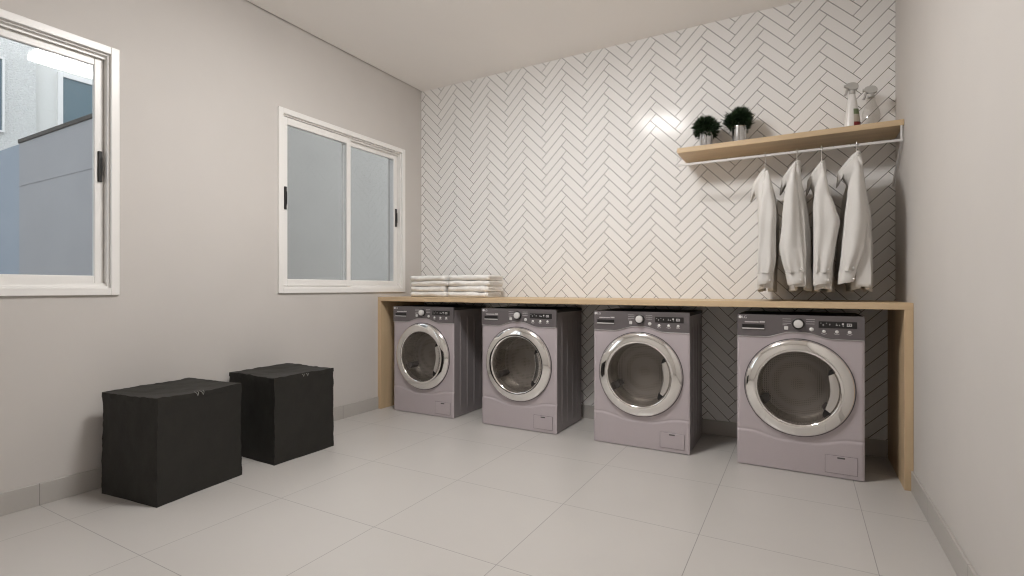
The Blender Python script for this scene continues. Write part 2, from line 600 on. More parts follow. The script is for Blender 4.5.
def text_mesh(s, size):
    cu = bpy.data.curves.new('logo', 'FONT')
    cu.body = s
    cu.size = size
    cu.extrude = .0004
    cu.align_x = 'LEFT'
    o = bpy.data.objects.new('tmp', cu)
    COL.objects.link(o)
    bpy.context.view_layer.update()
    dg = bpy.context.evaluated_depsgraph_get()
    me = bpy.data.meshes.new_from_object(o.evaluated_get(dg))
    bpy.data.objects.remove(o)
    bpy.data.curves.remove(cu)
    return me

def panel_bottom(x):           # lower edge of the dark control strip, arched over the door
    return .730 + .031 * (1 - sstep(.03, .165, abs(x)))

def crease(x):                 # seam below the door, dipping in the middle
    return .198 - .034 * (1 - sstep(.06, .25, abs(x)))

DCX, DCZ, DR = 0.0, .460, .262

def make_washer():
    root = thing('washing_machine', '', 'washing machine')
    hw = WW / 2
    # cabinet shell (no front): back, inner floor, sides
    bm = bmesh.new()
    box(bm, -hw + .006, hw - .006, .012, WD, .012, WH - .022)
    # take away the front face so that the drum opening is open
    for f in bm.faces[:]:
        if f.normal.y < -.9:
            bm.faces.remove(f)
    cab = obj('cabinet', bm, M['body'], root)
    # top plate
    bm = bmesh.new()
    box(bm, -hw, hw, .004, WD, WH - .022, WH, .006, 2)
    obj('top_plate', bm, M['lid_dark'], root, 30)
    # sides with pressed ribs
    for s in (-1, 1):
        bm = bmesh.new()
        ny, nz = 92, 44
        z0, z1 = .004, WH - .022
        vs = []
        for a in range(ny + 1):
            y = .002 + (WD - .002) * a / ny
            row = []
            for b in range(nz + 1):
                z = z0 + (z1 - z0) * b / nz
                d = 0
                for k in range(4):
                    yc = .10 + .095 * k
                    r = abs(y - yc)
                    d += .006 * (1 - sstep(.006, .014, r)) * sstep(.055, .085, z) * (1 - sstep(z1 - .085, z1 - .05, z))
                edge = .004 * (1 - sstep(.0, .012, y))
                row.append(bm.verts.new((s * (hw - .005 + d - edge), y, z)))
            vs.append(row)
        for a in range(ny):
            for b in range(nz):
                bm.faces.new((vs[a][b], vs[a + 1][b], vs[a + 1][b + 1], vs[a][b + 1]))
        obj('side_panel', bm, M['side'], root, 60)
    # front panel with the seam and a hole behind the door ring
    bm = bmesh.new()
    nx, nz = 76, 130
    z0, z1 = .004, .775
    vs = []
    for a in range(nx + 1):
        x = -hw + WW * a / nx
        row = []
        for b in range(nz + 1):
            z = z0 + (z1 - z0) * b / nz
            # pull the mesh rows onto the seam so that it stays crisp
            zc = crease(x)
            c0 = .181
            z = z + (zc - c0) * max(0, 1 - abs(z - c0) / .10)
            dy = -.0025 * (1 - sstep(-.004, .004, z - zc))
            g = .0028 * math.exp(-((z - zc - .004) / .0045) ** 2)
            rnd = .006 * (1 - sstep(0, .010, hw - abs(x)))
            row.append(bm.verts.new((x, dy + g + rnd, z)))
        vs.append(row)
    for a in range(nx):
        for b in range(nz):
            q = (vs[a][b], vs[a + 1][b], vs[a + 1][b + 1], vs[a][b + 1])
            if all(math.hypot(v.co.x - DCX, v.co.z - DCZ) < .232 for v in q):
                continue
            bm.faces.new(q)
    for v in bm.verts[:]:
        if not v.link_faces:
            bm.verts.remove(v)
    fp = obj('front_panel', bm, M['body'], root, 60)
    # service flap
    bm = bmesh.new()
    box(bm, .128, .270, -.0060, -.0035, .026, .118, .001, 1)
    fl = obj('service_flap', bm, M['body'], root, 30)
    bm = bmesh.new()
    ring = ((.1268, .2712, .0248, .026), (.1268, .2712, .118, .1192), (.1268, .128, .026, .118), (.270, .2712, .026, .118))
    for x0, x1, a, b in ring:
        box(bm, x0, x1, -.0050, -.0030, a, b)
    obj('flap_gap', bm, M['gap'], fl)
    bm = bmesh.new()
    box(bm, .182, .216, -.0066, -.0055, .104, .112, .0004, 1)
    obj('flap_latch', bm, M['gap'], fl)
    # control strip
    bm = bmesh.new()
    n = 48
    top, bot = [], []
    fy, by = -.006, .012
    xs = [-hw + .001 + (WW - .002) * i / n for i in range(n + 1)]
    outline = [(x, panel_bottom(x)) for x in xs] + [(xs[-1], WH), (xs[0], WH)]
    A = [bm.verts.new((x, fy, z)) for x, z in outline]
    B = [bm.verts.new((x, by, z)) for x, z in outline]
    bm.faces.new(A); bm.faces.new(B[::-1])
    for i in range(len(A)):
        k = (i + 1) % len(A)
        bm.faces.new((A[i], A[k], B[k], B[i]))
    cp = obj('control_panel', bm, M['panel'], root)
    # bright line along the strip's arched edge
    bm = bmesh.new()
    tube(bm, [(x, fy + .0012, panel_bottom(x) - .0013) for x in xs], .0014, 6)
    obj('edge_trim', bm, M['knob'], cp, 60)
    # detergent drawer
    bm = bmesh.new()
    x0, x1, za, zb = -.279, -.158, .766, .800
    box(bm, x0, x1, fy - .002, fy + .003, za, zb, .003, 2)
    dd = obj('detergent_drawer', bm, M['panel'], cp, 30)
    bm = bmesh.new()
    box(bm, x0 + .004, x1 - .004, fy - .0032, fy - .0018, za + .011, zb - .003, .001, 1)
    obj('handle_recess', bm, M['black'], dd, 30)
    bm = bmesh.new()
    box(bm, x0 + .004, x1 - .004, fy - .0055, fy - .0018, za + .004, za + .010, .001, 1)
    obj('handle_lip', bm, M['knob'], dd, 30)
    # programme knob
    kx, kz = .003, .806
    bm = bmesh.new()
    lathe_y(bm, [(.030, fy), (.030, fy - .006), (.026, fy - .009)], kx, kz, 40, cap1=True)
    kb = obj('knob', bm, M['black'], cp, 40)
    bm = bmesh.new()
    lathe_y(bm, [(.0225, fy - .0085), (.0225, fy - .022), (.020, fy - .026), (.012, fy - .0275)], kx, kz, 36, cap1=True)
    obj('knob_cap', bm, M['knob'], kb, 40)
    # two buttons
    bm = bmesh.new()
    box(bm, kx - .068, kx - .048, fy - .004, fy + .001, .771, .791, .003, 2)
    obj('button', bm, M['knob'], cp, 30)
    bm = bmesh.new()
    lathe_y(bm, [(.0105, fy), (.0105, fy - .004), (.008, fy - .006)], kx + .062, .778, 24, cap1=True)
    obj('button', bm, M['knob'], cp, 40)
    # display window with its symbols
    bm = bmesh.new()
    dx0, dx1, dz0, dz1 = .098, .268, .788, .823
    box(bm, dx0, dx1, fy - .0015, fy + .001, dz0, dz1, .001, 1)
    dp = obj('display', bm, M['black'], cp, 30)
    bm = bmesh.new()
    marks = ((.106, .812, .004, .003), (.116, .806, .006, .002), (.116, .799, .006, .002), (.132, .812, .003, .003), (.147, .803, .003, .008),
                       (.175, .803, .009, .003), (.176, .809, .004, .003), (.190, .801, .003, .006), (.202, .806, .009, .009), (.206, .799, .004, .004),
                       (.226, .799, .016, .003), (.226, .811, .016, .003), (.224, .799, .003, .015), (.243, .799, .003, .015), (.232, .804, .006, .005))
    for x, z, w, h in marks:
        bm = bmesh.new()
        box(bm, x, x + w, fy - .0024, fy - .0014, z, z + h)
        obj('display_symbol', bm, M['print'], dp)
    # three option buttons with arc marks below
    for x in (.122, .180, .236):
        bm = bmesh.new()
        lathe_y(bm, [(.0085, fy), (.0085, fy - .003), (.006, fy - .005)], x, .769, 20, cap1=True)
        ob = obj('option_button', bm, M['knob'], cp, 40)
        bm = bmesh.new()
        pts = [(x + .0145 * math.cos(a), fy - .0006, .769 + .0145 * math.sin(a)) for a in [math.radians(d) for d in range(212, 332, 10)]]
        tube(bm, pts, .0011, 6)
        obj('arc_mark', bm, M['print'], ob)
    # unreadably small printed rows around the knob and above the drawer
    bm = bmesh.new()
    rnd = random.Random(4)
    def row(x, z, w, h, sp=.0035):
        xx = x
        while xx < x + w:
            ww = rnd.uniform(.4, 1.0) * sp
            box(bm, xx, min(xx + ww, x + w), fy - .0006, fy + .0004, z, z + h)
            xx += ww + .0009
    for z in (.830, .818, .806, .797):
        row(-.072, z, .040 if z > .8 else .022, .0022)
    obj('printed_text', bm, M['print'], cp)
    bm = bmesh.new()
    for z in (.830, .818, .806):
        row(.040, z, .040, .0022)
    obj('printed_text', bm, M['print'], cp)
    bm = bmesh.new()
    row(-.262, .806, .072, .0065)
    for x in (-.186, -.177, -.168):
        box(bm, x, x + .007, fy - .0006, fy + .0004, .807, .815)
    obj('printed_text', bm, M['print'], cp)
    # maker's mark: small disc and two letters
    me = text_mesh('LG', .021)
    lg = link('logo', me, M['print'], cp)
    me.transform(Matrix.Translation((-.277, fy - .0006, .829)) @ Matrix.Rotation(PI / 2, 4, 'X'))
    bm = bmesh.new()
    lathe_y(bm, [(.0085, fy), (.0085, fy - .0010)], -.286, .8365, 20, cap1=True)
    obj('logo_disc', bm, M['print'], lg, 40)
    # door
    bm = bmesh.new()
    lathe_y(bm, [(DR, .004), (DR + .0005, -.006), (DR - .002, -.014), (DR - .007, -.020), (DR - .016, -.025), (DR - .030, -.0300), (DR - .046, -.0335),
                 (DR - .058, -.0345), (DR - .0645, -.0315), (DR - .067, -.024), (DR - .068, -.010), (DR - .068, .020)], DCX, DCZ, 96)
    door = obj('door', bm, M['chrome'], root, 60)
    bm = bmesh.new()
    lathe_y(bm, [(DR + .004, .006), (DR + .004, -.0035), (DR - .002, -.0035)], DCX, DCZ, 96)
    obj('door_gasket', bm, M['gap'], door, 40)
    bm = bmesh.new()
    lathe_y(bm, [(.1935, -.010), (.15, -.0135), (.09, -.0165), (.03, -.018)], DCX, DCZ, 64, cap1=True)
    obj('door_glass', bm, M['door_glass'], door, 60)
    # crescent pull on the door glass
    bm = bmesh.new()
    A0, A1, ns = math.radians(-38), math.radians(29), 28
    ri = []
    for i in range(ns + 1):
        a = A0 + (A1 - A0) * i / ns
        t_ = abs(2 * i / ns - 1)
        r0 = .147 + .012 * t_ ** 3
        r1 = .1945
        prof = [(r0, -.016), (r0 + .003, -.027), (r0 + .012, -.031), (r1 - .006, -.030), (r1, -.020), (r1, -.014)]
        ri.append([(DCX + r * math.cos(a), y, DCZ + r * math.sin(a)) for r, y in prof])
    loft(bm, ri)
    obj('door_handle', bm, M['satin'], door, 50)
    for a0, a1, r0 in ((29, 36, .163), (-50, -38, .160)):
        bm = bmesh.new()
        rr = []
        for i in range(7):
            a = math.radians(a0 + (a1 - a0) * i / 6)
            w = (i / 6) if a0 > 0 else (1 - i / 6)
            q0 = r0 + .018 * w * w
            rr.append([(DCX + r * math.cos(a), y, DCZ + r * math.sin(a)) for r, y in ((q0, -.012), (q0, -.021), (.191, -.021), (.191, -.012))])
        loft(bm, rr)
        obj('handle_end_shade', bm, M['black'], door, 40)  # black wedge puts the shade at the crescent's end into colour
    # drum
    bm = bmesh.new()
    lathe_y(bm, [(.1938, .018), (.190, .03), (.188, .11), (.180, .125)], DCX, DCZ, 72)
    dr = obj('drum', bm, M['drum_wall'], root, 60)
    bm = bmesh.new()
    lathe_y(bm, [(.181, .124), (.14, .130), (.06, .120), (.02, .117)], DCX, DCZ, 64, cap1=True)
    obj('drum_back', bm, M['drum'], dr, 60)
    for a in (208, 322):
        bm = bmesh.new()
        a = math.radians(a)
        mat_ = Matrix.Translation((DCX + .176 * math.cos(a), .075, DCZ + .176 * math.sin(a))) @ Matrix.Rotation(-a, 4, 'Y')
        r = bmesh.ops.create_cube(bm, size=1)
        for v in r['verts']:
            taper = .55 if v.co.x < 0 else 1
            v.co = mat_ @ Vector((v.co.x * .034, v.co.y * .085, v.co.z * .05 * taper))
        obj('drum_wedge', bm, M['gap'], dr, 30)  # tapered dark wedge block against the drum wall
    # feet
    for sx in (-1, 1):
        for y in (.05, WD - .05):
            bm = bmesh.new()
            lathe_z(bm, [(.022, 0), (.022, .006), (.014, .010), (.014, .02)], 16, sx * (hw - .06), y)
            obj('foot', bm, M['gap'], root, 40)
    return root

washer = make_washer()
WX = [-2.607, -1.747, -.878, -.0135]
WL = ['grey front-loading washing machine under the towel stacks, beside the left counter leg',
      'grey front-loading washing machine second from the left counter leg',
      'grey front-loading washing machine below the two potted plants, second from the right counter leg',
      'grey front-loading washing machine below the hanging shirts, beside the right counter leg']
for i in range(4):
    w = washer if i == 0 else copy_tree(washer)
    w.location = (WX[i], 3.186, 0)
    tag(w, WL[i], 'washing machine', 'washing machines under the counter')

# ------------------------------------------------------------------ black hampers
def make_hamper(name, label, cx, cy, rz, w, d, h, seed):
    t = thing(name, label, 'laundry hamper', (cx, cy, 0), rz, 'black fabric hampers by the window wall')
    n = 40
    def shape(p):
        """p on the unit box surface, -1..1 in x and y, 0..1 in z"""
        x, y, z = p
        q = Vector((x * w / 2, y * d / 2, z * h))
        sd = Vector((seed * 3.7, seed * 1.3, 0))
        n1 = noise.noise_vector(q * 5 + sd)
        n2 = noise.noise_vector(q * 16 + sd)
        n3 = noise.noise_vector(Vector((q.x * 30, q.y * 30, q.z * 42)) + sd)
        ex = sstep(.80, 1.0, abs(x)); ey = sstep(.80, 1.0, abs(y)); ez = sstep(.84, 1, z)
        corner = max(ex * ey, ex * ez, ey * ez)
        q += n1 * .0055 + n2 * .002 + n3 * .0032 * corner
        # sides bow in a little under the rim, the foot spreads slightly
        tap = 1 + .014 * (1 - z) - .010 * math.sin(z * PI)
        q.x *= tap; q.y *= tap
        # the top sags between its corners and softens at the rim
        q.z -= .012 * ez * (1 - x * x) * (1 - y * y)
        r = .016
        return q
    def grid(bm, f):
        vs = [[bm.verts.new(shape(f(-1 + 2 * a / n, -1 + 2 * b / n))) for b in range(n + 1)] for a in range(n + 1)]
        for a in range(n):
            for b in range(n):
                bm.faces.new((vs[a][b], vs[a + 1][b], vs[a + 1][b + 1], vs[a][b + 1]))
    def soft(x, y, z):
        return (x, y, z)
    bm = bmesh.new()
    for s in (-1, 1):
        grid(bm, lambda a, b, s=s: (s, a, (b + 1) / 2))
        grid(bm, lambda a, b, s=s: (a, s, (b + 1) / 2))
    grid(bm, lambda a, b: (a, b, 0))
    bmesh.ops.remove_doubles(bm, verts=bm.verts[:], dist=.0006)
    for v in bm.verts:
        if v.co.z < .012: v.co.z = max(0.0, v.co.z * .2)
    obj('body', bm, M['hamper'], t, 60)
    bm = bmesh.new()
    grid(bm, lambda a, b: (a, b, 1))
    rim = [v for v in bm.verts if v.is_boundary]
    rs = bmesh.ops.extrude_edge_only(bm, edges=[e for e in bm.edges if e.is_boundary])
    for v in [g for g in rs['geom'] if isinstance(g, bmesh.types.BMVert)]:
        v.co.z -= .022
        rr = noise.noise(v.co * 28) * .004
        v.co.x *= 1.008 + rr; v.co.y *= 1.008 + rr
    for v in rim:
        v.co.x *= 1.004; v.co.y *= 1.004; v.co.z += .0015
    obj('lid', bm, M['hamper'], t, 50)
    return t

def hamper_glint(t, w, d, h, along):  # two pale strokes painted as glints on the rim's crumpled stitching
    x = w / 2 + .008
    for k in range(2):
        bm = bmesh.new()
        y0 = along + k * .028
        tube(bm, [(x - .016, y0 - .008, h + .003), (x, y0 - .005, h - .004), (x + .001, y0, h - .017), (x, y0 + .005, h - .004), (x - .014, y0 + .009, h + .003)], .0014, 6)
        obj('stitching_glint', bm, M['hamper_glint'], t, 60)

ham = make_hamper('laundry_hamper', 'black fabric laundry hamper in front, below the wall between the two windows', -2.785, 1.434, math.radians(6.5), .410, .438, .49, 1)
hamper_glint(ham, .410, .438, .49, -.03)
ham = make_hamper('laundry_hamper', 'black fabric laundry hamper behind the other one, closer to the washers', -2.797, 2.067, math.radians(-.6), .430, .414, .49, 2)
hamper_glint(ham, .430, .414, .49, -.02)

# ------------------------------------------------------------------ towels
def make_towel(wid, dep, h, seed):
    """thick folded towel: rounded fold at the front, layers at the back and sides"""
    bm = bmesh.new()
    g = .0035
    def outline():
        pts = []
        hh = h / 2
        pts.append((dep, 0.0))
        for k in range(1, 7): pts.append((dep + (hh - dep) * k / 7, 0.0))
        for k in range(0, 11):
            a = -PI / 2 - PI * k / 10
            pts.append((hh + hh * math.cos(a), hh + hh * math.sin(a)))
        for k in range(1, 8): pts.append((hh + (dep - hh) * k / 7, h))
        # three slits from the back edge
        for zc in (.75, .5, .25):
            z = h * zc
            f_ = hh * (1.0 if zc == .5 else 1.4)
            for k in range(0, 6): pts.append((dep - (dep - f_) * k / 5, z + g / 2))
            for k in range(0, 6): pts.append((f_ + (dep - f_) * k / 5, z - g / 2))
        return pts
    ol = outline()
    nx = 26
    rings = []
    for i in range(nx + 1):
        x = -wid / 2 + wid * i / nx
        e = sstep(.90, 1.0, abs(2 * i / nx - 1))
        r = []
        for y, z in ol:
            p = Vector((x, y, z))
            nz = noise.noise_vector(Vector((x * 9, y * 9, z * 14)) + Vector((seed * 5.1, 0, seed)))
            nz2 = noise.noise_vector(Vector((x * 24, y * 16, z * 30)) + Vector((seed * 2.1, 3, seed)))
            p.y += nz.y * .012 + nz2.y * .004 + .016 * e * e * (1 - y / dep)
            dip = .003 + .0045 * nz2.x
            p.z -= dip * sstep(.55, 1, z / h) * (.4 + .6 * (1 - sstep(0, .10, y)))
            p.z += (nz.z * .006 + nz2.z * .002) * min(1, z / .012)
            p.z = h / 2 + (p.z - h / 2) * (1 - .28 * e * e)
            p.x += nz.x * .006 * e
            p.z = min(h, max(0.0, p.z))
            r.append(p)
        rings.append(r)
    loft(bm, rings)
    return bm

TH = .0445
order = ['lowest', 'second from the bottom', 'second from the top', 'topmost']
for s, (xc, wid) in enumerate(((-2.692, .366), (-2.288, .374))):
    for k in range(4):
        bm = make_towel(wid + random.Random(s * 9 + k).uniform(-.012, .012), .25, TH - .001, s * 7 + k * 1.7 + 1)
        o = obj('folded_towel', bm, M['towel'], None, 55)
        rn = random.Random(s * 31 + k)
        o.location = (xc + rn.uniform(-.008, .008), 3.335 + rn.uniform(-.008, .008), CT + .0008 + TH * k)
        o.rotation_euler = (0, 0, rn.uniform(-.015, .015))
        where = ('stack beside the window', 'stack farther from the window')[s]
        tag(o, 'folded white towel, %s in the %s' % (order[k], where), 'towel', ('towels in the stack beside the window', 'towels in the stack farther from the window')[s])

# ------------------------------------------------------------------ wall shelf with rail
SZ0, SZ1, SY = 1.874, 1.906, 3.42
SXL = -.698
base = (SXL / 2 + XR / 2, YB, SZ0)
t = thing('wall_shelf', 'light oak wall shelf with a white hanging rail, fixed to the herringbone tile', 'shelf', base)
bm = bmesh.new()
box(bm, SXL, XR - .001, SY, YB - .001, SZ0, SZ1, .0012, 1)
obj('board', off(bm, base), M['oak'], t)
RZ = 1.795
bm = bmesh.new()
box(bm, SXL, XR - .004, SY, SY + .010, RZ - .007, RZ + .007, .002, 1)
obj('rail', off(bm, base), M['white_metal'], t)
bm = bmesh.new()
tube(bm, [(SXL + .004, SY + .005, SZ0), (SXL + .004, SY + .005, RZ - .016)], .003, 8)
obj('rail_hanger', off(bm, base), M['white_metal'], t, 40)
bm = bmesh.new()
tube(bm, [(XR - .012, SY + .005, SZ0), (XR - .012, SY + .005, RZ - .009)], .005, 8)
obj('rail_hanger', off(bm, base), M['white_metal'], t, 40)
bm = bmesh.new()
tube(bm, [(XR - .012, SY + .005, RZ), (XR - .012, YB - .002, 1.60)], .006, 8)
obj('brace', off(bm, base), M['white_metal'], t, 40)

# ------------------------------------------------------------------ plants
def make_plant(label, x, y, pr, ph, fr, fz, seed):
    t = thing('potted_plant', label, 'potted plant', (x, y, SZ1 + .0005), 0, 'potted plants on the shelf')
    bm = bmesh.new()
    prof = [(pr * .90, 0), (pr * .92, .003), (pr * .96, ph * .5), (pr, ph - .006), (pr * 1.04, ph - .004), (pr * 1.04, ph), (pr * .96, ph), (pr * .94, ph - .012)]
    lathe_z(bm, prof, 40, cap1=False)
    obj('pot', bm, M['pot'], t, 40)
    bm = bmesh.new()
    lathe_z(bm, [(pr * .945, ph - .014), (pr * .5, ph - .010)], 24, cap0=False)
    obj('soil', bm, M['soil'], t, 60)
    rn = random.Random(seed)
    bm = bmesh.new()
    c0 = Vector((0, 0, fz))
    # stems from the soil and short narrow leaves in clumps
    for k in range(60):
        a = rn.uniform(0, 2 * PI); e = rn.uniform(-.35, 1)
        d = Vector((math.cos(a) * math.sqrt(max(0, 1 - e * e)), math.sin(a) * math.sqrt(max(0, 1 - e * e)), e))
        tip = c0 + Vector((d.x * fr, d.y * fr, d.z * fr * .82)) * .85
        st = Vector((rn.uniform(-.5, .5) * pr, rn.uniform(-.5, .5) * pr, ph - .012))
        mid = (st + tip) / 2 + Vector((0, 0, .012))
        tube(bm, [st, mid, tip], .0009, 4, False)
    clumps = []
    for k in range(60):
        a = rn.uniform(0, 2 * PI); e = rn.uniform(-.85, 1)
        s_ = math.sqrt(max(0, 1 - e * e))
        clumps.append(Vector((math.cos(a) * s_, math.sin(a) * s_, e * .85)) * fr * rn.uniform(.40, .80) + c0)
    for k in range(4200):
        cl = rn.choice(clumps)
        d = Vector((rn.gauss(0, 1), rn.gauss(0, 1), rn.gauss(0, 1))).normalized()
        p = cl + d * rn.uniform(.0, .30) * fr
        out = ((p - c0).normalized() * .9 + d * .8 + Vector((0, 0, .25))).normalized()
        ln = rn.uniform(.016, .032); wd = rn.uniform(.0022, .0040)
        sd = out.cross(Vector((rn.gauss(0, 1), rn.gauss(0, 1), rn.gauss(0, 1)))).normalized()
        nn = sd.cross(out)
        q = [p - sd * wd * .4, p + out * ln * .5 - sd * wd + nn * .001, p + out * ln, p + out * ln * .5 + sd * wd + nn * .001]
        bm.faces.new([bm.verts.new(v) for v in q])
    obj('foliage', bm, M['leaf'], t, recalc=False)
    return t

make_plant('bushy green plant in a silver pot at the free end of the shelf', -.542, 3.575, .043, .118, .084, .150, 3)
make_plant('larger bushy green plant in a silver pot, second along the shelf toward the bottles', -.343, 3.575, .045, .126, .089, .162, 8)

# ------------------------------------------------------------------ spray bottles
def make_bottle(label, x, y, prof, m, head_z, rz, labelled):
    t = thing('spray_bottle', label, 'spray bottle', (x, y, SZ1 + .0005), rz, 'spray bottles on the shelf')
    bm = bmesh.new()
    lathe_z(bm, prof, 40, sy=.72)
    obj('bottle', bm, m, t, 50)
    if labelled:
        def r_at(z):
            for (ra, za), (rb, zb) in zip(prof[:-1], prof[1:]):
                if za <= z <= zb and zb > za:
                    return ra + (rb - ra) * (z - za) / (zb - za)
            return prof[-1][0]
        for nm, za, zb, mm in (('label_band', .012, .055, 'red'), ('label', .055, .100, 'label'), ('label_picture', .100, .132, 'green')):
            bm = bmesh.new()
            rows = []
            for k in range(7):
                z = za + (zb - za) * k / 6
                rr = r_at(z) + .0012
                rows.append([(rr * math.cos(a), .72 * rr * math.sin(a), z) for a in [math.radians(-85 + 110 * i / 16) for i in range(17)]])
            loft(bm, rows, False, False, False)
            obj(nm, bm, M[mm], t, 60)
    bm = bmesh.new()
    lathe_z(bm, [(.016, head_z - .022), (.0165, head_z - .02), (.0165, head_z - .003), (.013, head_z)], 24)
    obj('collar', bm, M['trigger'], t, 40)
    # trigger head: sloped hood with a nozzle and a curved lever, pointing to -x
    bm = bmesh.new()
    prof2 = [(.028, .004), (.032, .022), (.022, .038), (.004, .045), (-.016, .044), (-.030, .039), (-.032, .018), (-.016, .012), (-.013, 0.0), (.013, 0.0), (.018, .004)]
    A = [bm.verts.new((px, -.013, head_z + pz)) for px, pz in prof2]
    B = [bm.verts.new((px,   .013, head_z + pz)) for px, pz in prof2]
    bm.faces.new(A); bm.faces.new(B[::-1])
    for i in range(len(A)):
        k = (i + 1) % len(A)
        bm.faces.new((A[i], A[k], B[k], B[i]))
    bmesh.ops.bevel(bm, geom=bm.edges[:], offset=.0025, segments=2, affect='EDGES')
    hd = obj('trigger_head', bm, M['trigger'], t, 40)
    bm = bmesh.new()
    rings = [[(xx, .008 * math.cos(2 * PI * i / 16), head_z + .0285 + .008 * math.sin(2 * PI * i / 16)) for i in range(16)] for xx in (-.031, -.040)]
    loft(bm, rings)
    obj('nozzle', bm, M['trigger'], hd, 40)
    bm = bmesh.new()
    pts = [(-.018, 0, head_z + .018), (-.026, 0, head_z + .004), (-.029, 0, head_z - .012), (-.036, 0, head_z - .026)]
    tube(bm, pts, .006, 8)
    obj('lever', bm, M['trigger'], hd, 50)
    return t

make_bottle('white spray bottle with a red and green label, beside the clear bottle on the shelf', .262, 3.575,
            [(.030, 0), (.040, .004), (.0415, .012), (.040, .05), (.034, .11), (.024, .18), (.017, .215), (.014, .235)], M['bottle_white'], .245, math.radians(6), True)
make_bottle('clear empty spray bottle closest to the end wall on the shelf', .352, 3.57,
            [(.034, 0), (.0425, .004), (.044, .012), (.044, .085), (.040, .11), (.026, .145), (.021, .165), (.020, .185), (.014, .19), (.014, .20)], M['clear_plastic'], .207, math.radians(-4), False)

# ------------------------------------------------------------------ shirts on hangers
def make_hanger(label, x, zneck):
    t = thing('clothes_hanger', label, 'hanger', (x, SY + .005, zneck), 0, 'hangers on the shelf rail')
    ztop = RZ + .009 - zneck
    R = .0125
    pts = []
    zc = ztop - R + .0155
    for k in range(0, 15):
        a = math.radians(-60 + 270 * k / 14)
        pts.append((0, R * math.cos(a), zc + R * math.sin(a)))
    pts += [(0, -.006, zc - .020), (0, 0, zc - .030), (0, 0, -.03)]
    bm = bmesh.new()
    tube(bm, pts, .0022, 8)
    obj('hook', bm, M['chrome'], t, 60)
    bm = bmesh.new()
    rings = []
    for k in range(17):
        s = -1 + k / 8
        yy = s * .165
        zz = -.028 - .075 * abs(s) ** 1.3
        rings.append([(.007 * math.cos(a), yy, zz + .009 * math.sin(a)) for a in [2 * PI * i / 10 for i in range(10)]])
    loft(bm, rings)
    obj('shoulder_bar', bm, M['white_frame'], t, 60)
    return t

